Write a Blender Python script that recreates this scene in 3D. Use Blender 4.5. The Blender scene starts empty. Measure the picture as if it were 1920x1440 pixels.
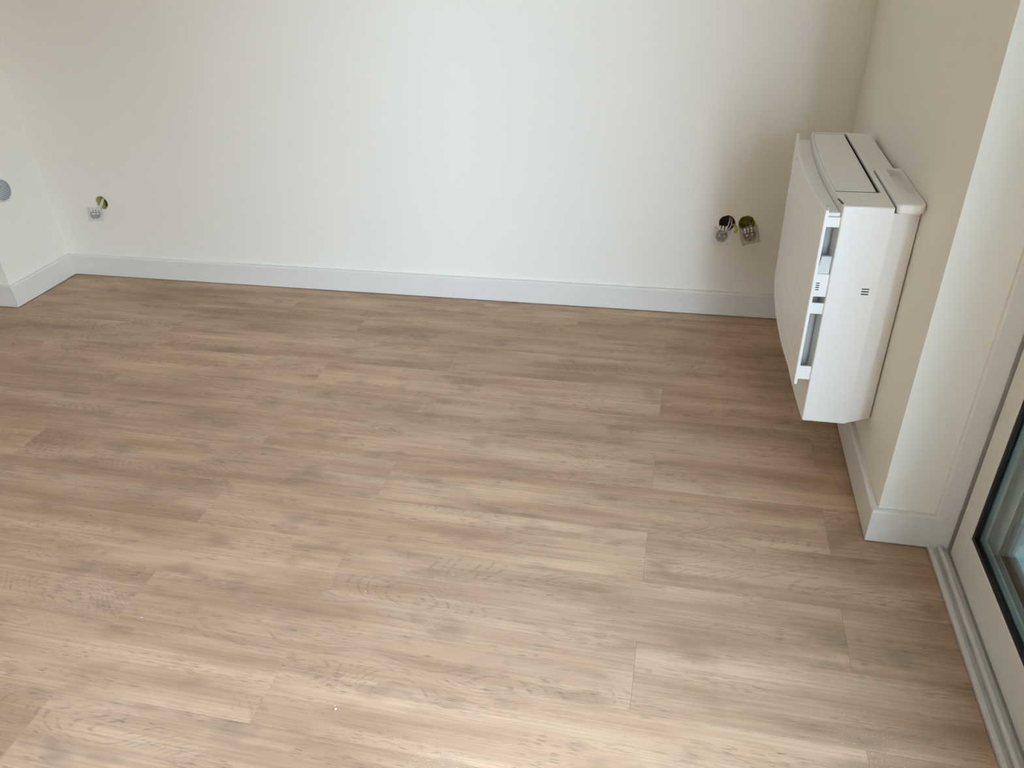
import bpy, bmesh, math, random
from mathutils import Matrix, Vector

random.seed(7)
scene = bpy.context.scene
COL = scene.collection

# ------------------------------------------------------------------ camera
cam_data = bpy.data.cameras.new('camera')
cam = bpy.data.objects.new('camera', cam_data)
COL.objects.link(cam)
cam_data.sensor_fit = 'HORIZONTAL'
cam_data.sensor_width = 36.0
cam_data.lens = 1443.1 / 1920.0 * 36.0
cam_data.clip_start = 0.02
cam_data.clip_end = 200
RIGHT = Vector((0.9759358177, 0.2153071065, -0.0345272297))
UP = Vector((-0.0842988245, 0.5185556223, 0.8508782373))
FWD = Vector((-0.2011044204, 0.8274919434, -0.5242271412))
m = Matrix((RIGHT, UP, -FWD)).transposed().to_4x4()
m.translation = Vector((0, 0, 1.41))
cam.matrix_world = m
scene.camera = cam

# ------------------------------------------------------------------ world, light, exposure
world = bpy.data.worlds.new('overcast_sky')
scene.world = world
world.use_nodes = True
bg = world.node_tree.nodes['Background']
bg.inputs['Color'].default_value = (0.605, 0.78, 1.0, 1)
bg.inputs['Strength'].default_value = 12.5

# sampling portal in the open half of the balcony door (guides the sky light, adds none)
pl = bpy.data.lights.new('door_opening_portal', 'AREA')
pl.shape = 'RECTANGLE'
pl.size = 1.72
pl.size_y = 2.2
pl.cycles.is_portal = True
po = bpy.data.objects.new('door_opening_portal', pl)
COL.objects.link(po)
po.matrix_world = Matrix(((0, 0, 1, 0.83), (1, 0, 0, -0.44), (0, 1, 0, 1.1), (0, 0, 0, 1)))

scene.view_settings.view_transform = 'Standard'
scene.view_settings.look = 'None'
scene.view_settings.gamma = 1.0
scene.view_settings.exposure = 1.29
scene.view_settings.use_curve_mapping = False
scene.cycles.max_bounces = 8
scene.cycles.diffuse_bounces = 5
scene.cycles.caustics_reflective = False
scene.cycles.adaptive_threshold = 0.05
scene.cycles.transparent_max_bounces = 24

# ------------------------------------------------------------------ materials
def new_mat(name):
    mt = bpy.data.materials.new(name)
    mt.use_nodes = True
    nt = mt.node_tree
    b = nt.nodes['Principled BSDF']
    return mt, nt, b

def plain(name, col, rough=0.5, spec=0.5, metal=0.0, noise=0.0, nscale=40.0, bump=0.0, bscale=300.0):
    mt, nt, b = new_mat(name)
    b.inputs['Base Color'].default_value = (*col, 1)
    b.inputs['Roughness'].default_value = rough
    b.inputs['Specular IOR Level'].default_value = spec
    b.inputs['Metallic'].default_value = metal
    tc = nt.nodes.new('ShaderNodeTexCoord')
    if noise > 0:
        n = nt.nodes.new('ShaderNodeTexNoise')
        n.inputs['Scale'].default_value = nscale
        n.inputs['Detail'].default_value = 5
        nt.links.new(tc.outputs['Object'], n.inputs['Vector'])
        mx = nt.nodes.new('ShaderNodeMixRGB')
        mx.inputs['Color1'].default_value = (*[c * (1 - noise) for c in col], 1)
        mx.inputs['Color2'].default_value = (*[min(1, c * (1 + noise)) for c in col], 1)
        nt.links.new(n.outputs['Fac'], mx.inputs['Fac'])
        nt.links.new(mx.outputs['Color'], b.inputs['Base Color'])
    if bump > 0:
        n2 = nt.nodes.new('ShaderNodeTexNoise')
        n2.inputs['Scale'].default_value = bscale
        n2.inputs['Detail'].default_value = 3
        nt.links.new(tc.outputs['Object'], n2.inputs['Vector'])
        bp = nt.nodes.new('ShaderNodeBump')
        bp.inputs['Strength'].default_value = bump
        bp.inputs['Distance'].default_value = 0.001
        nt.links.new(n2.outputs['Fac'], bp.inputs['Height'])
        nt.links.new(bp.outputs['Normal'], b.inputs['Normal'])
    return mt

def see_through(name, tint, gloss_rough=0.02, haze=0.0, haze_col=(0.6, 0.6, 0.58), ior=1.5):
    mt = bpy.data.materials.new(name)
    mt.use_nodes = True
    nt = mt.node_tree
    nt.nodes.remove(nt.nodes['Principled BSDF'])
    out = nt.nodes['Material Output']
    tr = nt.nodes.new('ShaderNodeBsdfTransparent')
    tr.inputs['Color'].default_value = (*tint, 1)
    body = tr.outputs[0]
    if haze > 0:
        df = nt.nodes.new('ShaderNodeBsdfDiffuse')
        df.inputs['Color'].default_value = (*haze_col, 1)
        m1 = nt.nodes.new('ShaderNodeMixShader')
        m1.inputs[0].default_value = haze
        nt.links.new(body, m1.inputs[1])
        nt.links.new(df.outputs[0], m1.inputs[2])
        body = m1.outputs[0]
    gl = nt.nodes.new('ShaderNodeBsdfGlossy')
    gl.inputs['Roughness'].default_value = gloss_rough
    # Schlick reflectance from the facing angle (same on both sides of a thin sheet)
    f0 = ((ior - 1) / (ior + 1)) ** 2
    lw = nt.nodes.new('ShaderNodeLayerWeight')
    lw.inputs['Blend'].default_value = 0.5
    pw = nt.nodes.new('ShaderNodeMath'); pw.operation = 'POWER'; pw.inputs[1].default_value = 5.0
    nt.links.new(lw.outputs['Facing'], pw.inputs[0])
    ma = nt.nodes.new('ShaderNodeMath'); ma.operation = 'MULTIPLY_ADD'
    ma.inputs[1].default_value = 1 - f0; ma.inputs[2].default_value = f0
    nt.links.new(pw.outputs[0], ma.inputs[0])
    m2 = nt.nodes.new('ShaderNodeMixShader')
    nt.links.new(ma.outputs[0], m2.inputs[0])
    nt.links.new(body, m2.inputs[1])
    nt.links.new(gl.outputs[0], m2.inputs[2])
    nt.links.new(m2.outputs[0], out.inputs['Surface'])
    return mt

def wood():
    mt, nt, b = new_mat('oak_vinyl')
    L = nt.links.new
    N = nt.nodes.new
    tc = N('ShaderNodeTexCoord')
    oi = N('ShaderNodeObjectInfo')
    comb = N('ShaderNodeCombineXYZ')
    m1 = N('ShaderNodeMath'); m1.operation = 'MULTIPLY'; m1.inputs[1].default_value = 61.0
    m2 = N('ShaderNodeMath'); m2.operation = 'MULTIPLY'; m2.inputs[1].default_value = 37.0
    L(oi.outputs['Random'], m1.inputs[0]); L(oi.outputs['Random'], m2.inputs[0])
    L(m1.outputs[0], comb.inputs[0]); L(m2.outputs[0], comb.inputs[1])
    add = N('ShaderNodeVectorMath'); add.operation = 'ADD'
    L(tc.outputs['Object'], add.inputs[0]); L(comb.outputs[0], add.inputs[1])

    def scaled(sx, sy, src=None):
        mp = N('ShaderNodeVectorMath'); mp.operation = 'MULTIPLY'
        mp.inputs[1].default_value = (sx, sy, 1)
        L(src or add.outputs[0], mp.inputs[0])
        return mp.outputs[0]

    def noise(sx, sy, detail=4, rough=0.55, dist=0.0):
        n = N('ShaderNodeTexNoise')
        n.noise_dimensions = '2D'
        n.inputs['Scale'].default_value = 1
        n.inputs['Detail'].default_value = detail
        n.inputs['Roughness'].default_value = rough
        n.inputs['Distortion'].default_value = dist
        L(scaled(sx, sy), n.inputs['Vector'])
        return n.outputs['Fac']

    def ramp(src, p0, p1, v0=0.0, v1=1.0):
        r = N('ShaderNodeMapRange')
        r.inputs['From Min'].default_value = p0
        r.inputs['From Max'].default_value = p1
        r.inputs['To Min'].default_value = v0
        r.inputs['To Max'].default_value = v1
        L(src, r.inputs['Value'])
        return r.outputs['Result']

    def mixc(fac, c1, c2, blend='MIX'):
        x = N('ShaderNodeMixRGB'); x.blend_type = blend
        if isinstance(fac, float): x.inputs['Fac'].default_value = fac
        else: L(fac, x.inputs['Fac'])
        for i, c in ((1, c1), (2, c2)):
            if isinstance(c, tuple): x.inputs[i].default_value = (*c, 1)
            else: L(c, x.inputs[i])
        return x.outputs['Color']

    def mul(a, bb):
        x = N('ShaderNodeMath'); x.operation = 'MULTIPLY'
        for i, c in ((0, a), (1, bb)):
            if isinstance(c, float): x.inputs[i].default_value = c
            else: L(c, x.inputs[i])
        return x.outputs[0]

    blotch = ramp(noise(1.6, 11.0, 3, 0.55), 0.30, 0.72)
    cloud = ramp(noise(6.0, 14.0, 2, 0.6), 0.56, 0.78)
    tone = N('ShaderNodeMapRange')
    L(oi.outputs['Random'], tone.inputs['Value'])
    tone.inputs['To Min'].default_value = 0.93
    tone.inputs['To Max'].default_value = 1.06
    col = mixc(blotch, WOOD_DARK, WOOD_LIGHT)
    col = mixc(mul(cloud, 0.42), col, WOOD_KNOT)
    # long fine grain
    g1 = ramp(noise(3.0, 170.0, 1, 0.6), 0.3, 0.7, 0.0, 1.0)
    col = mixc(mul(g1, 0.22), col, WOOD_LINE)
    # cathedral arches where a slow mask allows them
    wv = N('ShaderNodeTexWave')
    wv.wave_type = 'BANDS'
    wv.bands_direction = 'Y'
    wv.inputs['Scale'].default_value = 1.0
    wv.inputs['Distortion'].default_value = 5.0
    wv.inputs['Detail'].default_value = 1.5
    wv.inputs['Detail Scale'].default_value = 0.9
    # warp the bands lengthwise so they close into pointed arches
    wn = N('ShaderNodeTexNoise'); wn.noise_dimensions = '2D'
    wn.inputs['Scale'].default_value = 1; wn.inputs['Detail'].default_value = 0
    L(scaled(3.2, 8.0), wn.inputs['Vector'])
    wo = N('ShaderNodeCombineXYZ')
    L(mul(wn.outputs['Fac'], 5.0), wo.inputs[1])
    wa = N('ShaderNodeVectorMath'); wa.operation = 'ADD'
    L(scaled(1.2, 9.0), wa.inputs[0]); L(wo.outputs[0], wa.inputs[1])
    L(wa.outputs[0], wv.inputs['Vector'])
    cath = ramp(wv.outputs['Fac'], 0.72, 0.98)
    mask = ramp(noise(1.1, 9.0, 0, 0.5), 0.50, 0.62)
    # short dark pores
    pores = ramp(noise(30.0, 400.0, 1, 0.5), 0.60, 0.72)
    pmask = ramp(noise(4.0, 26.0, 1, 0.6), 0.44, 0.66)
    pk = mul(pores, pmask)
    col = mixc(mul(mul(cath, mask), mul(ramp(noise(22.0, 120.0, 1, 0.5), 0.40, 0.62), 0.33)), col, WOOD_LINE)
    col = mixc(mul(pk, 0.58), col, WOOD_LINE)
    hs = N('ShaderNodeHueSaturation')
    L(col, hs.inputs['Color']); L(tone.outputs['Result'], hs.inputs['Value'])
    # drywall dust, thin pale film in patches
    geo = N('ShaderNodeNewGeometry')
    dn = N('ShaderNodeTexNoise'); dn.inputs['Scale'].default_value = 260; dn.inputs['Detail'].default_value = 0
    L(geo.outputs['Position'], dn.inputs['Vector'])
    dl = N('ShaderNodeTexNoise'); dl.inputs['Scale'].default_value = 3.1; dl.inputs['Detail'].default_value = 1
    L(geo.outputs['Position'], dl.inputs['Vector'])
    dust = mul(ramp(dn.outputs['Fac'], 0.69, 0.76), ramp(dl.outputs['Fac'], 0.55, 0.72))
    fin = mixc(mul(dust, 0.5), hs.outputs['Color'], (0.62, 0.58, 0.53))
    L(fin, b.inputs['Base Color'])
    rr = ramp(g1, 0, 1, WOOD_ROUGH - 0.04, WOOD_ROUGH + 0.06)
    L(rr, b.inputs['Roughness'])
    b.inputs['Specular IOR Level'].default_value = 0.36
    bp = N('ShaderNodeBump')
    bp.inputs['Strength'].default_value = 0.25
    bp.inputs['Distance'].default_value = 0.0006
    h = N('ShaderNodeMath'); h.operation = 'SUBTRACT'
    h.inputs[0].default_value = 1.0
    L(pk, h.inputs[1])
    L(h.outputs[0], bp.inputs['Height'])
    L(bp.outputs['Normal'], b.inputs['Normal'])
    return mt

WOOD_LIGHT = (0.640, 0.438, 0.292)
WOOD_DARK = (0.425, 0.268, 0.165)
WOOD_KNOT = (0.230, 0.150, 0.098)
WOOD_LINE = (0.160, 0.105, 0.072)
WOOD_ROUGH = 0.42

M = {}
M['wall'] = plain('white_wall_paint', (0.90, 0.852, 0.755), 0.75, 0.25)
M['ceiling'] = plain('ceiling_paint', (0.895, 0.848, 0.755), 0.85, 0.2)
M['board'] = plain('white_lacquered_skirting', (0.80, 0.765, 0.70), 0.38, 0.45, noise=0.01, nscale=8)
M['wood'] = wood()
M['sub'] = plain('subfloor', (0.16, 0.12, 0.09), 0.9, 0.1, noise=0.1)
M['plastic'] = plain('white_plastic', (0.885, 0.862, 0.812), 0.42, 0.45, noise=0.006, nscale=12)
M['plastic2'] = plain('white_plastic_matt', (0.70, 0.71, 0.70), 0.55, 0.35, noise=0.01, nscale=20)
M['dark'] = plain('dark_slot', (0.015, 0.014, 0.012), 0.6, 0.3, noise=0.1)
M['outlet'] = plain('grey_brown_gap_shade', (0.10, 0.09, 0.075), 0.6, 0.3, noise=0.1)  # dark tone for the shade in the near flap gap
M['mark'] = plain('dark_marking', (0.035, 0.045, 0.055), 0.5, 0.4, noise=0.05)
M['groove'] = plain('grey_plastic', (0.42, 0.42, 0.40), 0.6, 0.3, noise=0.02)
M['alu'] = plain('white_coated_aluminium', (0.82, 0.79, 0.735), 0.42, 0.45, noise=0.015, nscale=30)
M['alu_lightened'] = plain('lightened_coated_aluminium', (0.90, 0.93, 0.92), 0.4, 0.45, noise=0.01, nscale=30)  # door aluminium lightened in colour to offset the dim light behind the glass
M['track'] = plain('dusty_aluminium_track', (0.68, 0.65, 0.60), 0.5, 0.4, noise=0.07, nscale=55)
M['gasket'] = plain('black_rubber', (0.012, 0.012, 0.014), 0.55, 0.3, noise=0.1)
M['spacer'] = plain('spacer_metal', (0.30, 0.34, 0.35), 0.4, 0.5, metal=0.6, noise=0.05)
M['glass'] = see_through('tinted_glass', (0.955, 0.985, 0.98))
M['glass2'] = see_through('second_glass', (0.94, 0.98, 0.975))
M['clear'] = see_through('clear_plastic', (0.90, 0.88, 0.84), 0.08, 0.20, (0.50, 0.46, 0.40), 1.45)
M['clear_pale'] = see_through('clear_plastic_pale', (0.97, 0.97, 0.96), 0.08, 0.20, (0.80, 0.80, 0.78), 1.45)
M['cup_grey'] = see_through('grey_clear_cup', (0.90, 0.90, 0.88), 0.08, 0.30, (0.42, 0.41, 0.38), 1.45)
M['cup_dark'] = see_through('smoky_clear_cup', (0.84, 0.82, 0.78), 0.08, 0.26, (0.36, 0.33, 0.28), 1.45)
M['steel'] = plain('zinc_steel', (0.62, 0.61, 0.58), 0.3, 0.5, metal=0.9, noise=0.05, nscale=200)
M['cable_grey'] = plain('cable_grey', (0.55, 0.53, 0.50), 0.5, 0.4, noise=0.03)
M['cable_yellow'] = plain('cable_yellow_green', (0.55, 0.50, 0.06), 0.45, 0.4, noise=0.12, nscale=120)
M['cable_white'] = plain('cable_white', (0.75, 0.74, 0.70), 0.45, 0.4, noise=0.02)
M['box_yellow'] = plain('yellow_box_plastic', (0.34, 0.28, 0.05), 0.6, 0.3, noise=0.2, nscale=60)
M['box_left'] = plain('lime_yellow_box_plastic', (0.42, 0.38, 0.07), 0.6, 0.3, noise=0.25, nscale=80)
M['box_dark'] = plain('dark_box_plastic', (0.085, 0.06, 0.05), 0.65, 0.3, noise=0.3, nscale=60)
M['plug_tab'] = plain('cream_terminal', (0.78, 0.75, 0.68), 0.35, 0.5, noise=0.03)
M['vent'] = plain('grey_white_vent', (0.72, 0.73, 0.72), 0.5, 0.4, noise=0.02)
M['vent_dark'] = plain('vent_shadow', (0.42, 0.43, 0.42), 0.8, 0.2, noise=0.1)
M['crumb'] = plain('plaster_crumb', (0.92, 0.90, 0.84), 0.8, 0.2, noise=0.03, nscale=300)
M['balcony'] = plain('balcony_tile', (0.11, 0.125, 0.125), 0.5, 0.4, noise=0.15, nscale=14)
M['render'] = plain('exterior_render', (0.42, 0.40, 0.36), 0.9, 0.2, noise=0.06, nscale=6)
M['facade'] = plain('facade_brick_render', (0.30, 0.24, 0.19), 0.9, 0.2, noise=0.12, nscale=2)
M['pane_dark'] = plain('dark_window', (0.05, 0.06, 0.07), 0.15, 0.5, noise=0.05)
M['railing'] = plain('white_railing', (0.72, 0.74, 0.74), 0.45, 0.4, noise=0.02)
M['shutter'] = plain('shutter_slats', (0.55, 0.54, 0.51), 0.6, 0.3, noise=0.03)
# thin pvc slats let a little daylight glow through
_nt = M['shutter'].node_tree
_tl = _nt.nodes.new('ShaderNodeBsdfTranslucent'); _tl.inputs['Color'].default_value = (0.85, 0.9, 0.88, 1)
_mx = _nt.nodes.new('ShaderNodeMixShader'); _mx.inputs[0].default_value = 0.30
_nt.links.new(_nt.nodes['Principled BSDF'].outputs[0], _mx.inputs[1])
_nt.links.new(_tl.outputs[0], _mx.inputs[2])
_nt.links.new(_mx.outputs[0], _nt.nodes['Material Output'].inputs['Surface'])

# ------------------------------------------------------------------ helpers
def link(name, me, mat, parent=None):
    me.materials.clear()
    me.materials.append(M[mat] if isinstance(mat, str) else mat)
    o = bpy.data.objects.new(name, me)
    COL.objects.link(o)
    if parent is not None:
        o.parent = parent
    return o

def finish(bm, name, smooth=False):
    bmesh.ops.recalc_face_normals(bm, faces=bm.faces)
    me = bpy.data.meshes.new(name)
    bm.to_mesh(me)
    bm.free()
    if smooth:
        for p in me.polygons:
            p.use_smooth = True
    return me

def b_box(bm, x0, x1, y0, y1, z0, z1, bev=0.0, seg=2):
    vs = [bm.verts.new(c) for c in ((x0, y0, z0), (x1, y0, z0), (x1, y1, z0), (x0, y1, z0),
                                    (x0, y0, z1), (x1, y0, z1), (x1, y1, z1), (x0, y1, z1))]
    fs = [bm.faces.new([vs[i] for i in f]) for f in ((0, 3, 2, 1), (4, 5, 6, 7), (0, 1, 5, 4), (1, 2, 6, 5), (2, 3, 7, 6), (3, 0, 4, 7))]
    if bev > 0:
        es = set()
        for f in fs:
            es.update(f.edges)
        bmesh.ops.bevel(bm, geom=list(es), offset=bev, segments=seg, affect='EDGES', profile=0.5)

def box(name, x0, x1, y0, y1, z0, z1, mat, parent=None, bev=0.0, seg=2):
    bm = bmesh.new()
    b_box(bm, x0, x1, y0, y1, z0, z1, bev, seg)
    return link(name, finish(bm, name), mat, parent)

def b_prism(bm, poly, a0, a1, axis='z'):
    """closed polygon extruded along an axis; poly is (u,v) in the other two axes (cyclic order kept)"""
    def P(u, v, a):
        return {'z': (u, v, a), 'y': (u, a, v), 'x': (a, u, v)}[axis]
    lo = [bm.verts.new(P(u, v, a0)) for u, v in poly]
    hi = [bm.verts.new(P(u, v, a1)) for u, v in poly]
    n = len(poly)
    bm.faces.new(lo)
    bm.faces.new(hi)
    for i in range(n):
        j = (i + 1) % n
        bm.faces.new((lo[i], lo[j], hi[j], hi[i]))

def prism(name, poly, a0, a1, axis, mat, parent=None, bev=0.0, seg=2, smooth=False, keep=None):
    bm = bmesh.new()
    b_prism(bm, poly, a0, a1, axis)
    bmesh.ops.recalc_face_normals(bm, faces=bm.faces)
    if bev > 0:
        es = [e for e in bm.edges if len(e.link_faces) == 2 and e.calc_face_angle(0) > math.radians(35)]
        if keep:
            es = [e for e in es if not keep(e)]
        bmesh.ops.bevel(bm, geom=es, offset=bev, segments=seg, affect='EDGES', profile=0.5)
    return link(name, finish(bm, name, smooth), mat, parent)

def b_tube(bm, pts, r, n=8):
    pts = [Vector(p) for p in pts]
    rings = []
    prev = None
    for i, p in enumerate(pts):
        d = (pts[min(i + 1, len(pts) - 1)] - pts[max(i - 1, 0)]).normalized()
        if prev is None:
            u = d.orthogonal().normalized()
        else:
            u = (prev - d * prev.dot(d)).normalized()
        prev = u
        w = d.cross(u)
        rr = r[i] if isinstance(r, (list, tuple)) else r
        rings.append([bm.verts.new(p + (u * math.cos(2 * math.pi * k / n) + w * math.sin(2 * math.pi * k / n)) * rr) for k in range(n)])
    for a, b_ in zip(rings, rings[1:]):
        for k in range(n):
            j = (k + 1) % n
            bm.faces.new((a[k], a[j], b_[j], b_[k]))
    bm.faces.new(rings[0])
    bm.faces.new(rings[-1][::-1])

def tube(name, pts, r, mat, parent=None, n=8):
    bm = bmesh.new()
    b_tube(bm, pts, r, n)
    return link(name, finish(bm, name, True), mat, parent)

def smooth_path(ctrl, steps=6):
    c = [Vector(p) for p in ctrl]
    c = [c[0] * 2 - c[1]] + c + [c[-1] * 2 - c[-2]]
    out = []
    for i in range(1, len(c) - 2):
        for s in range(steps):
            t = s / steps
            p0, p1, p2, p3 = c[i - 1], c[i], c[i + 1], c[i + 2]
            out.append(0.5 * ((2 * p1) + (p2 - p0) * t + (2 * p0 - 5 * p1 + 4 * p2 - p3) * t * t + (3 * p1 - p0 - 3 * p2 + p3) * t ** 3))
    out.append(c[-2])
    return out

def b_lathe(bm, prof, n=32, close=False):
    """prof: (r, a) revolved about local z"""
    rings = []
    for r, a in prof:
        if r < 1e-6:
            rings.append([bm.verts.new((0, 0, a))])
        else:
            rings.append([bm.verts.new((r * math.cos(2 * math.pi * k / n), r * math.sin(2 * math.pi * k / n), a)) for k in range(n)])
    for a, b_ in zip(rings, rings[1:]):
        for k in range(n):
            j = (k + 1) % n
            if len(a) == 1 and len(b_) == 1:
                continue
            if len(a) == 1:
                bm.faces.new((a[0], b_[k], b_[j]))
            elif len(b_) == 1:
                bm.faces.new((a[k], a[j], b_[0]))
            else:
                bm.faces.new((a[k], a[j], b_[j], b_[k]))

def lathe(name, prof, mat, parent=None, n=32, matrix=None, smooth=True):
    bm = bmesh.new()
    b_lathe(bm, prof, n)
    if matrix is not None:
        bmesh.ops.transform(bm, matrix=matrix, verts=bm.verts)
    return link(name, finish(bm, name, smooth), mat, parent)

def cut(obj, cutters):
    """boolean difference, baked into the mesh (no operators)"""
    for c in cutters:
        md = obj.modifiers.new('cut', 'BOOLEAN')
        md.operation = 'DIFFERENCE'
        md.solver = 'EXACT'
        md.object = c
    dg = bpy.context.evaluated_depsgraph_get()
    dg.update()
    me = bpy.data.meshes.new_from_object(obj.evaluated_get(dg))
    obj.modifiers.clear()
    obj.data = me
    for c in cutters:
        bpy.data.objects.remove(c, do_unlink=True)

def empty(name, loc=(0, 0, 0)):
    o = bpy.data.objects.new(name, None)
    o.location = loc
    o.empty_display_size = 0.05
    COL.objects.link(o)
    return o

def thing(name, label, cat, loc=(0, 0, 0), group=None):
    o = empty(name, loc)
    return tag(o, label, cat, group)

def tag(o, label, cat, group=None):
    o['label'] = label
    o['category'] = cat
    if group:
        o['group'] = group
    return o

def struct(o, label=None):
    o['kind'] = 'structure'
    if label:
        o['label'] = label
    return o

# ------------------------------------------------------------------ room dimensions (metres)
XR = 0.536      # right wall face
YB = 2.884      # back wall face
XL = -2.833     # left wall stub face
YS = 2.514      # front face of the left stub
YP = 1.638      # reveal face beside the balcony door
ZC = 2.50       # ceiling
XFAR = -4.60
YREAR = -3.20
BB_H = 0.100
BB_T = 0.016

# walls
wall_back = box('wall_back', XL - 0.3, XR + 0.35, YB, YB + 0.16, -0.05, ZC, 'wall')
struct(wall_back, 'white painted back wall with round socket holes')
struct(box('wall_left', XFAR - 0.15, XL, YS, YB + 0.02, -0.05, ZC, 'wall'), 'white projecting wall end at the left of the back wall')
struct(box('wall_far_left', XFAR - 0.15, XFAR, YREAR - 0.15, YS, -0.05, ZC, 'wall'), 'white side wall left outside the picture')
struct(box('wall_rear', XFAR, XR + 0.33, YREAR - 0.15, YREAR, -0.05, ZC, 'wall'), 'white wall behind the viewer')
struct(box('wall_right', XR, XR + 0.33, YP, YB + 0.02, -0.05, ZC, 'wall'), 'white wall carrying the air conditioner')
struct(box('wall_right_rear', XR, XR + 0.33, YREAR, -1.30, -0.05, ZC, 'wall'), 'white wall beyond the balcony door')
struct(box('wall_right_lintel', XR, XR + 0.33, -1.30, YP, 2.20, ZC, 'wall'), 'white lintel above the balcony door')
struct(box('ceiling', XFAR - 0.15, XR + 0.33, YREAR - 0.15, YB + 0.16, ZC, ZC + 0.12, 'ceiling'), 'white ceiling')

# ------------------------------------------------------------------ floor: one plank after another
floor = box('floor', XFAR, 0.668, YREAR, YB, -0.06, -0.0065, 'sub')
struct(floor, 'wood-look vinyl plank floor')
PW, PL = 0.18, 1.22
PLANK_CACHE = {}
def plank_mesh(x0, x1, y0, y1):
    key = (round(x1 - x0, 4), round(y1 - y0, 4))
    if key not in PLANK_CACHE:
        hx, hy = key[0] / 2, key[1] / 2
        g, c = 0.00012, 0.0009
        bm = bmesh.new()
        lo = [(-hx + g, -hy + g), (hx - g, -hy + g), (hx - g, hy - g), (-hx + g, hy - g)]
        hi = [(-hx + g + c, -hy + g + c), (hx - g - c, -hy + g + c), (hx - g - c, hy - g - c), (-hx + g + c, hy - g - c)]
        A = [bm.verts.new((*p, -0.006)) for p in lo]
        B = [bm.verts.new((*p, -0.0004)) for p in lo]
        Cc = [bm.verts.new((*p, 0.0)) for p in hi]
        bm.faces.new(A[::-1]); bm.faces.new(Cc)
        for R0, R1 in ((A, B), (B, Cc)):
            for i in range(4):
                j = (i + 1) % 4
                bm.faces.new((R0[i], R0[j], R1[j], R1[i]))
        me = finish(bm, 'plank')
        me.materials.append(M['wood'])
        PLANK_CACHE[key] = me
    return PLANK_CACHE[key]

PH_A, PH_B, PH_C = -0.026, 0.430, -0.382
seam0 = 2.8144
row = 0
y_hi = YB - 0.004
y_lo = seam0
while y_hi > YREAR + 0.02:
    ph = {0: PH_B, 1: PH_C}.get(row, PH_A if row % 2 == 0 else PH_B)
    xmin, xmax = XFAR + 0.004, 0.666
    cuts = []
    k = ph - 10 * PL
    while k < xmax:
        if k > xmin:
            cuts.append(k)
        k += PL
    xs = [xmin] + cuts + [xmax]
    for a, b_ in zip(xs, xs[1:]):
        if b_ - a < 0.01:
            continue
        xa, xb = a, b_
        # keep out of the solid walls
        cy = (y_lo + y_hi) / 2
        if y_lo > YS - 0.02 and xa < XL:
            if xb < XL + 0.03:
                continue
            xa = XL + 0.004
        if cy > YP + 0.06 and xb > XR:
            xb = XR - 0.004
            if xb - xa < 0.02:
                continue
        me = plank_mesh(xa, xb, y_lo, y_hi)
        o = bpy.data.objects.new('plank', me)
        o.location = ((xa + xb) / 2, (y_lo + y_hi) / 2, 0)
        COL.objects.link(o)
        o.parent = floor
    y_hi = y_lo
    y_lo = max(y_lo - PW, YREAR + 0.004)
    row += 1

# ------------------------------------------------------------------ skirting boards
def board_profile(t=BB_T, h=BB_H, z0=0.0030):
    p = [(0, z0), (t, z0), (t, h - 0.007)]
    for k in range(1, 5):
        a = k / 4 * math.pi / 2
        p.append((t - 0.007 + 0.007 * math.cos(a), h - 0.007 + 0.007 * math.sin(a)))
    p.append((0, h))
    return p

def baseboard(name, path, label):
    """path: list of ((wall point), (offset direction per unit thickness)) for mitred ends"""
    prof = board_profile()
    bm = bmesh.new()
    rings = []
    for (x, y), (dx, dy) in path:
        rings.append([bm.verts.new((x + dx * u, y + dy * u, v)) for u, v in prof])
    n = len(prof)
    for a, b_ in zip(rings, rings[1:]):
        for i in range(n):
            j = (i + 1) % n
            bm.faces.new((a[i], a[j], b_[j], b_[i]))
    bm.faces.new(rings[0]); bm.faces.new(rings[-1][::-1])
    o = link(name, finish(bm, name), 'board')
    return struct(o, label)

e = 0.0003
baseboard('baseboard_back', [((XL + e, YB - e), (1, -1)), ((XR - e, YB - e), (-1, -1))], 'white skirting board along the back wall')
baseboard('baseboard_left', [((XL + e, YB - e), (1, -1)), ((XL + e, YS + e), (1, -1))], 'short white skirting board on the left wall end')
baseboard('baseboard_left_front', [((XL + e, YS - e), (1, -1)), ((XFAR + e, YS - e), (1, -1))], 'white skirting board running out of the picture at left')
baseboard('baseboard_right', [((XR - e, YB - e), (-1, -1)), ((XR - e, YP - e), (-1, -1))], 'white skirting board under the air conditioner')
baseboard('baseboard_reveal', [((XR - e, YP - e), (-1, -1)), ((0.682, YP - e), (0, -1))], 'short white skirting board beside the balcony door')

# ------------------------------------------------------------------ balcony door
# vertical jamb of the fixed frame
jamb = prism('trim_1', [(0.667, 1.6285), (0.6715, 1.6245), (0.716, 1.6245), (0.716, 1.632), (0.7545, 1.632), (0.7545, 1.5875), (0.86, 1.5875), (0.86, 1.6379), (0.667, 1.6379)], -0.003, 2.20, 'z', 'alu', bev=0.0008)
struct(jamb, 'white aluminium frame jamb of the balcony door')
# sill track: extruded section in x/z along y
sec = [(0.667, -0.012), (0.667, 0.009), (0.6685, 0.0105), (0.677, 0.0105), (0.6785, 0.009), (0.6785, -0.002),
       (0.690, -0.002), (0.690, 0.010), (0.692, 0.0135), (0.6955, 0.0145), (0.699, 0.0135), (0.702, 0.010), (0.706, 0.006),
       (0.7125, 0.003), (0.7125, -0.004), (0.760, -0.004), (0.760, 0.004), (0.768, 0.004), (0.768, -0.004), (0.860, -0.006), (0.860, -0.05), (0.667, -0.05)]
track = prism('trim_2', sec, -1.30, 1.6372, 'y', 'track')
struct(track, 'grey white sill track of the sliding balcony door')
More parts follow.
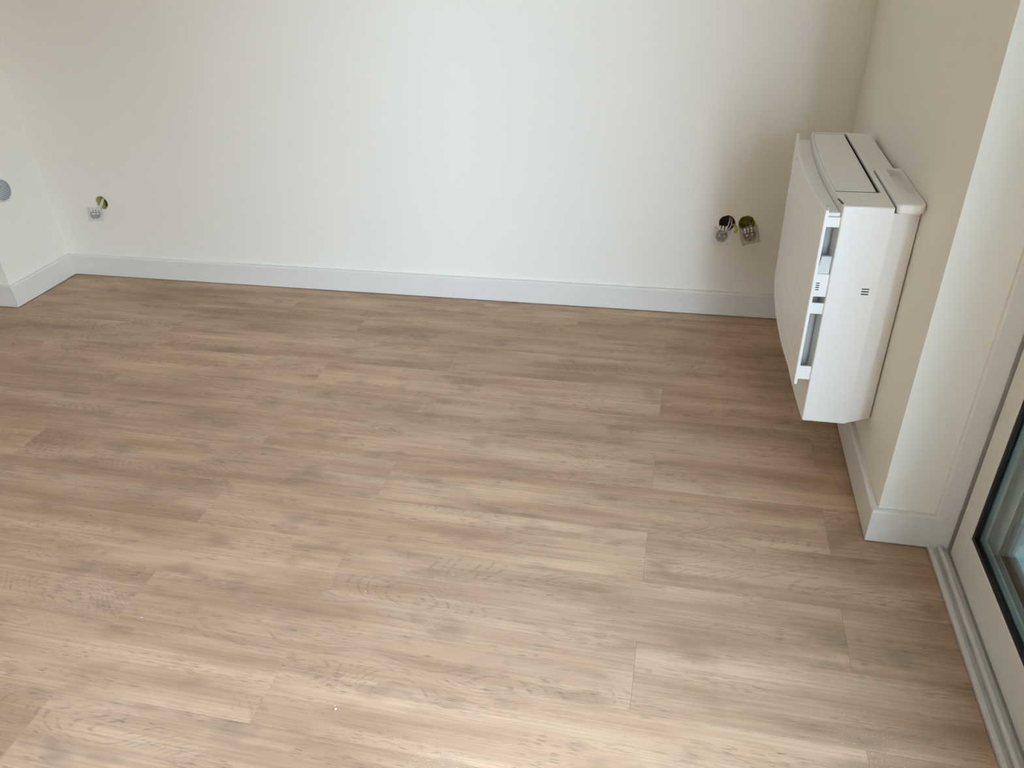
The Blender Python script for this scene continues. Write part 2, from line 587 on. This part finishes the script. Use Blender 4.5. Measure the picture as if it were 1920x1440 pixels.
# opposite jamb and head of the fixed frame
struct(box('trim_3', 0.667, 0.86, -1.2995, -1.285, 0.004, 2.20, 'alu', bev=0.001), 'far white jamb of the balcony door')
struct(box('trim_4', 0.667, 0.86, -1.284, 1.620, 2.165, 2.1995, 'alu', bev=0.001), 'white head of the balcony door frame')

def door_leaf(name, xf, xb, y0, y1, z0, z1, stile, rail, glass, label, gw=0.011, alu='alu'):
    root = struct(empty(name, (xf, (y0 + y1) / 2, z0)), label)
    off = Vector((-xf, -(y0 + y1) / 2, -z0))
    def put(o):
        o.data.transform(Matrix.Translation(off))
        o.parent = root
        return o
    put(box('stile', xf, xb, y1 - stile, y1, z0, z1, alu, bev=0.0018))
    put(box('stile', xf, xb, y0, y0 + stile, z0, z1, alu, bev=0.0018))
    put(box('bottom_rail', xf + 0.0003, xb, y0 + stile + 0.0004, y1 - stile - 0.0004, z0, z0 + rail, alu, bev=0.0018))
    put(box('top_rail', xf + 0.0003, xb, y0 + stile + 0.0004, y1 - stile - 0.0004, z1 - rail, z1, alu, bev=0.0018))
    ya, yb, za, zb = y0 + stile + 0.0006, y1 - stile - 0.0006, z0 + rail + 0.0002, z1 - rail - 0.0002
    xm = (xf + xb) / 2
    # rubber gasket ring, set back from the face
    bm = bmesh.new()
    b_box(bm, xf + 0.003, xf + 0.010, yb - gw, yb, za, zb)
    b_box(bm, xf + 0.003, xf + 0.010, ya, ya + gw, za, zb)
    b_box(bm, xf + 0.003, xf + 0.010, ya + gw, yb - gw, za, za + gw)
    b_box(bm, xf + 0.003, xf + 0.010, ya + gw, yb - gw, zb - gw, zb)
    put(link('gasket', finish(bm, 'gasket'), 'gasket'))
    put(box('light_stop_strip', xm - 0.006, xm + 0.006, y0 + 0.002, y1 - 0.002, -0.0038, z0 - 0.0002, 'gasket'))  # added strip that stops daylight leaking under the leaf
    put(box('inner_pane', xf + 0.0105, xf + 0.0135, ya, yb, za, zb, glass))
    bm = bmesh.new()
    for (p0, p1, q0, q1) in ((yb - 0.014, yb, za, zb), (ya, ya + 0.014, za, zb), (ya + 0.014, yb - 0.014, za, za + 0.014), (ya + 0.014, yb - 0.014, zb - 0.014, zb)):
        b_box(bm, xf + 0.0137, xf + 0.0237, p0, p1, q0, q1)
    put(link('spacer_bar', finish(bm, 'spacer_bar'), 'spacer'))
    put(box('outer_pane', xf + 0.024, xf + 0.027, ya, yb, za, zb, glass))
    return root

struct(box('trim_5', 0.728, 0.742, 1.6074, 1.6318, -0.0025, 2.150, 'gasket'), 'dark strip added to stop light between door leaf and jamb')  # added to close the light leak beside the jamb
door_leaf('door_1', 0.7165, 0.7535, 0.40, 1.607, 0.006, 2.150, 0.070, 0.112, 'glass', 'white framed sliding glass door leaf at the right edge')
door_leaf('door_2', 0.772, 0.810, 0.36, 1.585, 0.000, 2.150, 0.070, 0.105, 'glass2', 'second sliding glass leaf pushed open behind the first', alu='alu_lightened')

# ------------------------------------------------------------------ outside: balcony
slab = struct(box('balcony_floor', 0.862, 2.20, -3.35, 3.05, -0.22, -0.055, 'balcony'), 'grey tiled balcony floor outside the door')

sh = thing('added_shutter', 'grey roller shutter added outside the glass door leaf to keep daylight off', 'shutter', (0.835, 1.0, -0.055))  # added to keep daylight out of this half of the door
def slat_piece(z, y0, y1):
    bm = bmesh.new()
    b_prism(bm, [(0.829, z), (0.841, z), (0.845, z + 0.022), (0.841, z + 0.045), (0.829, z + 0.045), (0.826, z + 0.022)], y0, y1, 'y')
    return finish(bm, 'slat')
whole = slat_piece(0.0, 0.40, 1.584)
holed = slat_piece(0.0, 0.40, 1.538)
# one slat row has two narrow light slots
bm = bmesh.new()
bm.from_mesh(holed)
for y0, y1 in ((1.550, 1.566), (1.576, 1.584)):
    b_prism(bm, [(0.829, 0), (0.841, 0), (0.845, 0.022), (0.841, 0.045), (0.829, 0.045), (0.826, 0.022)], y0, y1, 'y')
for y0, y1 in ((1.538, 1.550), (1.566, 1.576)):
    b_prism(bm, [(0.829, 0), (0.841, 0), (0.845, 0.016), (0.826, 0.016)], y0, y1, 'y')
    b_prism(bm, [(0.845, 0.030), (0.841, 0.045), (0.829, 0.045), (0.826, 0.030)], y0, y1, 'y')
bm.to_mesh(holed); bm.free()
for i in range(49):
    z = -0.052 + i * 0.0455
    o = link('slat', holed if i == 3 else whole, 'shutter', sh)
    o.location = (0, 0, z)
    o.matrix_parent_inverse = Matrix.Translation(-sh.location)

rl = thing('balcony_railing', 'white metal railing along the balcony edge', 'railing', (2.12, 0, -0.055))
def rpart(name, *a, bev=0.0):
    o = box(name, *a, 'railing', rl, bev=bev)
    o.matrix_parent_inverse = Matrix.Translation(-rl.location)
rpart('handrail', 2.095, 2.145, -3.3, 3.0, 0.98, 1.02, bev=0.004)
rpart('bottom_rail', 2.105, 2.135, -3.3, 3.0, 0.04, 0.07)
for i in range(43):
    y = -3.25 + i * 0.148
    rpart('baluster', 2.113, 2.127, y - 0.007, y + 0.007, 0.07, 0.98)
for i in range(5):
    y = -3.28 + i * 1.55
    rpart('post', 2.105, 2.135, y - 0.015, y + 0.015, -0.055, 0.98)

# unseen house added across the street, sized to hold back sky light
fb = thing('added_building', 'brown rendered apartment block added across the street to hold back sky light', 'added_building', (11.0, 0, -7.0))
def fpart(name, *a, mat='facade', parent=None, bev=0.0):
    o = box(name, *a, mat, parent or fb)
    o.matrix_parent_inverse = Matrix.Translation(-fb.location) if parent is None else Matrix.Identity(4)
    return o
fpart('wall', 11.0, 16.0, -15.5, 16, -7.0, 4.0)
fpart('roof', 10.8, 16.2, -15.7, 16.2, 4.0, 4.2)
for i in range(9):
    for j in range(3):
        y = -14 + i * 3.4
        z = -6.0 + j * 3.0
        fpart('window', 10.96, 10.999, y, y + 1.3, z, z + 1.4, mat='pane_dark')
struct(box('street', 0.9, 40, -40, 40, -7.3, -7.01, 'balcony'), 'street far below the balcony')

# ------------------------------------------------------------------ wall holes and socket mechanisms
HOLES = [(0.156, 0.379), (0.227, 0.381), (-2.560, 0.355)]
HR = 0.029
cutters = []
for hx, hz in HOLES:
    bm = bmesh.new()
    n = 28
    poly = []
    for k in range(n):
        a = 2 * math.pi * k / n
        rr = (HR + 0.0012) * (1 + 0.02 * math.sin(5 * a + hx * 9) + 0.015 * math.sin(9 * a))
        poly.append((hx + rr * math.cos(a), hz + rr * math.sin(a)))
    b_prism(bm, poly, YB - 0.02, YB + 0.058, 'y')
    cutters.append(link('cutter', finish(bm, 'cutter'), 'wall'))
cut(wall_back, cutters)

def wall_box(hx, hz, mat, label):
    """round recessed mounting box: cup with open front"""
    root = thing('wall_box', label, 'socket box', (hx, YB + 0.05, hz))
    mt = Matrix.Rotation(math.radians(90), 4, 'X')      # local z -> -y (towards the room)
    lathe('cup', [(0, 0.001), (HR - 0.003, 0.001), (HR - 0.001, 0.004), (HR - 0.001, 0.047), (HR - 0.0028, 0.047), (HR - 0.0028, 0.006), (HR - 0.006, 0.003), (0, 0.003)], mat, root, 28, mt)
    for s in (-1, 1):
        o = lathe('screw_post', [(0.0, 0.004), (0.003, 0.004), (0.003, 0.040), (0.0, 0.040)], mat, root, 10, mt @ Matrix.Translation((s * 0.0225, 0.0, 0)))
    return root

wall_box(HOLES[0][0], HOLES[0][1], 'box_dark', 'dark round socket box hole, left one of the pair')
wall_box(HOLES[1][0], HOLES[1][1], 'box_yellow', 'olive yellow round socket box hole beside the air conditioner')
lb = wall_box(HOLES[2][0], HOLES[2][1], 'box_left', 'yellow round socket box hole near the left corner')
bm = bmesh.new()
b_prism(bm, [(0.003, -0.022), (0.018, -0.019), (0.0255, -0.006), (0.025, 0.008), (0.015, 0.020), (0.003, 0.022)], -0.035, -0.004, 'y')
link('conduit_block', finish(bm, 'conduit_block'), 'box_dark', lb)

def mechanism(name, label, loc, rot, clear, frame_mat, size=0.070, group=None, tab=0.80):
    """loose socket insert: square mounting frame, clear round cup behind, contacts and terminals.
    local: x right, y up, z towards the room"""
    root = thing(name, label, 'socket insert', loc, group)
    root.rotation_euler = rot
    h = size / 2
    # square mounting frame with rounded corners and a round opening
    n = 40
    outer, inner = [], []
    for k in range(n):
        a = 2 * math.pi * k / n
        c, s = math.cos(a), math.sin(a)
        q = (abs(c) ** 5 + abs(s) ** 5) ** (-1 / 5)
        outer.append((h * q * c, h * q * s))
        inner.append((h * 0.74 * c, h * 0.74 * s))
    bm = bmesh.new()
    vo = [[bm.verts.new((x, y, z)) for x, y in outer] for z in (0, 0.0022)]
    vi = [[bm.verts.new((x, y, z)) for x, y in inner] for z in (0, 0.0022)]
    for k in range(n):
        j = (k + 1) % n
        bm.faces.new((vo[0][k], vo[0][j], vo[1][j], vo[1][k]))
        bm.faces.new((vi[0][k], vi[0][j], vi[1][j], vi[1][k]))
        bm.faces.new((vo[0][k], vo[0][j], vi[0][j], vi[0][k]))
        bm.faces.new((vo[1][k], vo[1][j], vi[1][j], vi[1][k]))
    link('mounting_frame', finish(bm, 'mounting_frame'), frame_mat, root)
    # clear insert cup
    lathe('cup', [(h * 0.735, 0.003), (h * 0.735, -0.006), (h * 0.66, -0.022), (h * 0.60, -0.023), (0, -0.023)], clear, root, 28)
    lathe('face_ring', [(h * 0.72, 0.003), (h * 0.62, 0.006), (h * 0.55, 0.003), (h * 0.50, -0.006), (0.0, -0.008)], clear, root, 28)
    # contact holes and earth clips
    for s in (-1, 1):
        lathe('contact', [(0.0, -0.004), (0.0042, -0.004), (0.0042, 0.0), (0.0026, 0.0), (0.0026, -0.002), (0.0, -0.002)], 'steel', root, 14, Matrix.Translation((s * 0.0095, 0.001, 0)))
    for s in (-1, 1):
        bm = bmesh.new()
        b_box(bm, -0.003, 0.003, s * 0.0215 - 0.0015, s * 0.0215 + 0.0015, -0.012, 0.0055, 0.0006)
        link('earth_clip', finish(bm, 'earth_clip'), 'steel', root)
    # terminals sticking up behind the frame
    for i, x in enumerate((-0.013, -0.002, 0.010)):
        bm = bmesh.new()
        b_box(bm, x - 0.0032, x + 0.0032, h * (tab - 0.5), h * tab, -0.014 + 0.002 * i, 0.004, 0.0012)
        link('terminal', finish(bm, 'terminal'), 'plug_tab', root)
    # corner screw lugs
    for sx, sy in ((-1, -1), (1, -1), (1, 1), (-1, 1)):
        lathe('lug', [(0.0016, 0.0), (0.0042, 0.0), (0.0046, 0.0026), (0.0016, 0.0026)], frame_mat, root, 12, Matrix.Translation((sx * h * 0.86, sy * h * 0.90, 0)))
    return root

RX = math.radians
mechanism('socket_insert', 'pale clear socket insert hanging below the dark wall hole', (0.141, YB - 0.027, 0.337), (RX(90 - 30), RX(4), RX(-8)), 'cup_grey', 'clear_pale', 0.062, tab=1.25)
mechanism('socket_insert', 'grey clear socket insert hanging nearest the air conditioner', (0.2405, YB - 0.030, 0.347), (RX(90 - 12), RX(-15), RX(6)), 'cup_dark', 'clear', 0.068)
mechanism('socket_insert', 'whitish socket insert hanging below the left corner hole', (-2.585, YB - 0.032, 0.312), (RX(90 - 16), RX(8), RX(34)), 'cup_grey', 'clear_pale', 0.060)

def wire(name, label, mat, paths, r):
    root = thing(name, label, 'wire', paths[0][0])
    for p in paths:
        o = tube('strand', smooth_path(p, 6), r, mat, root, 8)
        o.matrix_parent_inverse = Matrix.Translation(-Vector(paths[0][0]))
    return root

wire('wire', 'yellow green wire loop between the two socket holes', 'cable_yellow',
     [[(0.178, YB + 0.020, 0.368), (0.183, YB - 0.002, 0.372), (0.190, YB - 0.010, 0.366), (0.192, YB - 0.014, 0.356), (0.186, YB - 0.018, 0.350)]], 0.0042)
wire('wire', 'grey wires dropping from the dark socket hole', 'cable_grey',
     [[(0.166, YB + 0.045, 0.402), (0.166, YB + 0.015, 0.398), (0.163, YB - 0.004, 0.380), (0.156, YB - 0.016, 0.362), (0.150, YB - 0.024, 0.350)],
      [(0.173, YB + 0.045, 0.395), (0.173, YB + 0.010, 0.390), (0.171, YB - 0.006, 0.372), (0.160, YB - 0.018, 0.356)]], 0.0024)
wire('wire', 'grey wire inside the olive socket hole', 'cable_grey',
     [[(0.240, YB + 0.045, 0.372), (0.243, YB + 0.012, 0.372), (0.246, YB - 0.008, 0.366), (0.244, YB - 0.020, 0.356)]], 0.0024)
wire('wire', 'white wires dropping from the left corner hole', 'cable_white',
     [[(-2.556, YB + 0.045, 0.372), (-2.559, YB + 0.010, 0.368), (-2.563, YB - 0.006, 0.350), (-2.574, YB - 0.018, 0.332), (-2.582, YB - 0.026, 0.322)],
      [(-2.551, YB + 0.045, 0.370), (-2.554, YB + 0.010, 0.366), (-2.557, YB - 0.008, 0.346), (-2.569, YB - 0.020, 0.328)]], 0.0024)

# ------------------------------------------------------------------ round vent on the left wall end
vr = 0.048
vt = thing('vent_grille', 'round grey white vent grille low on the left wall', 'vent', (XL, 2.655, 0.474))
vt.rotation_euler = (0, RX(90), 0)      # local z -> +x, local x -> -z
lathe('backing', [(0, 0.0008), (vr - 0.004, 0.0008), (vr - 0.004, 0.002), (0, 0.002)], 'vent_dark', vt, 40)
lathe('rim', [(vr - 0.006, 0.0005), (vr, 0.0005), (vr, 0.003), (vr - 0.002, 0.0065), (vr - 0.005, 0.0075), (vr - 0.006, 0.006)], 'vent', vt, 48)
ns = 12
for i in range(ns):
    u = -vr + 0.008 + (2 * vr - 0.016) * i / (ns - 1)
    w = math.sqrt(max(0.0, (vr - 0.0065) ** 2 - u * u)) if abs(u) < vr - 0.0065 else 0
    if w < 0.006:
        continue
    bm = bmesh.new()
    b_prism(bm, [(u - 0.0026, 0.0066), (u - 0.0018, 0.0072), (u + 0.0026, 0.0036), (u + 0.0018, 0.0028)], -w, w, 'y')
    link('slat', finish(bm, 'slat'), 'vent', vt)

# ------------------------------------------------------------------ floor-level air conditioner
AY0, AY1, AZ0, AZ1 = 1.852, 2.548, 0.200, 0.800
AYC = (AY0 + AY1) / 2
ac = thing('air_conditioner', 'white floor console air conditioner mounted low on the right wall', 'air conditioner', (XR, AYC, AZ0))
AINV = Matrix.Translation(-Vector(ac.location))
def acp(o, parent=None):
    if parent is None:
        o.parent = ac
        o.matrix_parent_inverse = AINV
    else:
        o.parent = parent
    return o

def arc(x_end, bulge, half, y):
    t = (y - AYC) / half
    return x_end - bulge * (1 - t * t)

NF = 20
front = [(arc(0.357, 0.015, 0.348, AY0 + (AY1 - AY0) * i / NF), AY0 + (AY1 - AY0) * i / NF) for i in range(NF + 1)]
cover = prism('front_cover', front + [(0.4675, AY1), (0.4675, AY0)], AZ0, AZ1, 'z', 'plastic', bev=0.004, seg=3, keep=lambda e: all(v.co.x > 0.46 for v in e.verts))
# recess for the outlet flap
FY0, FY1 = 1.968, 2.520
fl = []
for i in range(13):
    y = FY0 + (FY1 - FY0) * i / 12
    fl.append((arc(0.3625, 0.015, 0.348, y), y))
slot_poly = [(x - 0.0012, y) for x, y in fl] + [(0.4545, FY1), (0.4545, FY0)]
GS = 0.0075
slot_poly[0] = (slot_poly[0][0], FY0 - GS); slot_poly[12] = (slot_poly[12][0], FY1 + GS)
slot_poly[13] = (0.4545, FY1 + GS); slot_poly[14] = (0.4545, FY0 - GS)
bm = bmesh.new(); b_prism(bm, slot_poly, 0.765, 0.83, 'z')
c1 = link('cutter', finish(bm, 'cutter'), 'plastic')
cut(cover, [c1])
acp(cover)
flap = prism('outlet_flap', fl + [(0.4455, FY1), (0.4455, FY0)], 0.7935, 0.8005, 'z', 'plastic', bev=0.001)
acp(flap)
o = prism('recess_shade_plate', [(x - 0.0005, y) for x, y in fl] + [(0.4542, FY1), (0.4542, FY0)], 0.766, 0.772, 'z', 'dark'); acp(o)  # dark plate paints the shade at the bottom of the recess
acp(box('gap_shade_strip', 0.4525, 0.4543, FY0 - 0.0025, FY1 + 0.0025, 0.7725, 0.7945, 'dark'))  # dark and grey strips paint the shade in the gaps round the flap
acp(box('gap_shade_strip', 0.3535, 0.4520, FY0 - 0.0068, FY0 - 0.0004, 0.7725, 0.7996, 'outlet'))
acp(box('gap_shade_strip', 0.3640, 0.4520, FY1 + 0.0004, FY1 + 0.0060, 0.7725, 0.7996, 'groove'))

# rear chassis: tapers towards the wall
chassis = prism('rear_chassis', [(0.4672, 1.8523), (0.4695, 1.8528), (0.473, 1.8542), (0.479, 1.8572), (0.533, 1.8860), (0.533, 2.514), (0.479, 2.5428), (0.473, 2.5458), (0.4695, 2.5472), (0.4672, 2.5477)], AZ0 + 0.005, 0.786, 'z', 'plastic')
acp(chassis)
acp(box('wall_plate', 0.5332, 0.5357, 1.91, 2.49, 0.23, 0.76, 'groove'))
strip = prism('top_strip', [(0.4672, 2.152), (0.5225, 2.152), (0.5225, 2.530), (0.5120, 2.541), (0.4672, 2.547)], 0.7864, 0.7988, 'z', 'plastic', bev=0.0015)
acp(strip)
# end cap with a moulded grip recess
cap_poly = [(0.4715, 2.149), (0.4715, 1.858), (0.4775, 1.8495)]
for k in range(7):
    a = math.radians(-90 + 90 * k / 6)
    cap_poly.append((0.5135 + 0.022 * math.cos(a), 1.8715 + 0.022 * math.sin(a)))
cap_poly += [(0.5355, 2.149)]
cap = prism('end_cap', cap_poly, 0.7862, 0.8085, 'z', 'plastic', bev=0.0045, seg=3)
rec = [(0.4945, 1.950), (0.500, 1.938), (0.522, 1.938), (0.527, 1.946), (0.527, 2.120), (0.4945, 2.135)]
bm = bmesh.new(); b_prism(bm, rec, 0.7945, 0.83, 'z')
c2 = link('cutter', finish(bm, 'cutter'), 'plastic')
cut(cap, [c2])
acp(cap)
acp(box('seam', 0.4677, 0.4714, 1.858, 2.14, 0.7865, 0.797, 'dark'))

# control button ring and display window on the top
acp(lathe('button_ring', [(0.0125, 0.0), (0.0125, 0.0006), (0.0140, 0.0006), (0.0140, 0.0)], 'plastic2', None, 36, Matrix.Translation((0.409, 1.905, AZ1))))
bm = bmesh.new()
b_prism(bm, [(0.3495, 1.907), (0.3537, 1.904), (0.3597, 1.871), (0.3552, 1.869)], AZ1 - 0.001, AZ1 + 0.0004, 'z')
acp(link('display_window', finish(bm, 'display_window'), 'mark'))

# curved front panel with engraved lines
PY0, PY1, PZ0, PZ1 = 1.837, 2.557, 0.3225, 0.7935
PH = (PY1 - PY0) / 2
def px(y):
    return arc(0.3165, 0.0195, 0.365, y)
gz = [0.707, 0.6255, 0.544, 0.4625, 0.381]
zs = {PZ0, PZ0 + 0.002, PZ1 - 0.002, PZ1}
for z in gz:
    zs.update((z - 0.0016, z - 0.0006, z + 0.0006, z + 0.0016))
zs = sorted(zs)
ys = sorted(set([PY0, PY0 + 0.002, PY1 - 0.002, PY1, 1.896, 1.8975, 2.498, 2.4995] + [PY0 + (PY1 - PY0) * i / 30 for i in range(1, 30)]))
bm = bmesh.new()
F, B = [], []
for y in ys:
    fr, br = [], []
    for z in zs:
        d = 0.0
        if 1.897 < y < 2.499 and any(abs(z - g) < 0.001 for g in gz):
            d = 0.0016
        if y in (PY0, PY1) or z in (PZ0, PZ1):
            d = 0.0015
        fr.append(bm.verts.new((px(y) + d, y, z)))
        br.append(bm.verts.new((px(y) + 0.0075, y, z)))
    F.append(fr); B.append(br)
for i in range(len(ys) - 1):
    for j in range(len(zs) - 1):
        bm.faces.new((F[i][j], F[i + 1][j], F[i + 1][j + 1], F[i][j + 1]))
        bm.faces.new((B[i][j], B[i][j + 1], B[i + 1][j + 1], B[i + 1][j]))
    bm.faces.new((F[i][0], B[i][0], B[i + 1][0], F[i + 1][0]))
    bm.faces.new((F[i][-1], F[i + 1][-1], B[i + 1][-1], B[i][-1]))
for i in (0, -1):
    for j in range(len(zs) - 1):
        bm.faces.new((F[i][j], F[i][j + 1], B[i][j + 1], B[i][j]))
panel = link('front_panel', finish(bm, 'front_panel'), 'plastic')
acp(panel)
# little badge line on the panel and clip at its corner
acp(box('badge', px(2.33) - 0.0004, px(2.33) + 0.002, 2.318, 2.342, 0.7745, 0.7765, 'groove'))
acp(box('panel_clip', 0.3222, 0.3300, 1.866, 1.871, 0.786, 0.7945, 'groove', bev=0.0008))

# side frame that joins panel and cover, open in between (both ends)
for side, (ya, yb) in enumerate(((1.8600, 1.8660), (2.5340, 2.5400))):
    for z0, z1 in ((0.7451, 0.7700), (0.5648, 0.6250), (0.5175, 0.5472), (0.3251, 0.3646)):
        o = box('side_post', 0.3245, 0.3585, ya, yb, z0, z1, 'plastic', bev=0.0012)
        acp(o)
bm = bmesh.new()
b_prism(bm, [(0.3275, 0.6252), (0.3545, 0.6252), (0.3545, 0.670), (0.3315, 0.670)], 1.8640, 1.8720, 'y')
acp(link('side_latch', finish(bm, 'side_latch'), 'plastic2'))
# filter frame seen through the openings, greyed in colour to deepen their shade
FA, FB = 1.905, 0.590
ff = [(px(FA + FB * i / 10) + 0.0085, FA + FB * i / 10) for i in range(11)]
fb2 = [(arc(0.357, 0.015, 0.348, FA + FB * i / 10) - 0.0008, FA + FB * i / 10) for i in range(11)]
acp(prism('filter_frame', ff + fb2[::-1], 0.335, 0.7700, 'z', 'groove'))
tf = [(px(1.866 + 0.668 * i / 12) + 0.0085, 1.866 + 0.668 * i / 12) for i in range(13)]
tb = [(arc(0.357, 0.015, 0.348, 1.866 + 0.668 * i / 12) - 0.0008, 1.866 + 0.668 * i / 12) for i in range(13)]
acp(prism('gap_cover', tf + tb[::-1], 0.7705, 0.7790, 'z', 'plastic'))
# printed bars
for i in range(4):
    z = 0.584 + 0.0058 * i
    acp(box('marking_bar', 0.3290, 0.3375, 1.8594, 1.8602, z - 0.0012, z + 0.0012, 'mark'))
for i in range(3):
    z = 0.5822 + 0.0068 * i
    acp(box('marking_bar', 0.4345 , 0.4515, 1.8514, 1.8522, z - 0.0014, z + 0.0014, 'mark'))

# ------------------------------------------------------------------ plaster crumbs on the floor
def crumb(x, y, r, label, group=None):
    bm = bmesh.new()
    bmesh.ops.create_icosphere(bm, subdivisions=2, radius=1.0)
    for v in bm.verts:
        n = 0.82 + 0.3 * random.random()
        v.co = Vector((v.co.x * r * n, v.co.y * r * n * 0.9, (v.co.z * 0.6 + 0.6) * r * (0.9 + 0.1 * n)))
    lo = min(v.co.z for v in bm.verts)
    for v in bm.verts:
        v.co.z -= lo
    o = link('plaster_crumb', finish(bm, 'plaster_crumb'), 'crumb')
    o.location = (x, y, 0.0)
    o.rotation_euler = (0, 0, random.random() * 6)
    tag(o, label, 'crumb', group)

crumb(-0.6261, 0.8998, 0.0026, 'largest white plaster crumb on the floor near the bottom edge')
crumb(-0.6314, 0.9065, 0.0012, 'small white plaster crumb right behind the largest crumb')
for x, y, lab in ((-0.6864, 1.2209, 'tiny white plaster crumb on the floor, nearest behind the largest crumb'),
                  (-0.4899, 1.3133, 'tiny white plaster crumb on the floor just below the picture centre'),
                  (-0.6833, 2.0644, 'tiny white plaster crumb on the floor closest to the picture centre'),
                  (-1.3497, 1.9946, 'tiny white plaster crumb on the far floor, right one of two at left'),
                  (-0.2645, 1.7522, 'rightmost tiny white plaster crumb on the floor'),
                  (-1.1872, 1.0431, 'leftmost tiny white plaster crumb on the near floor'),
                  (-1.6031, 1.9879, 'tiny white plaster crumb on the far floor, left one of two at left')):
    crumb(x, y, 0.0013, lab, 'stray plaster crumbs on the floor')
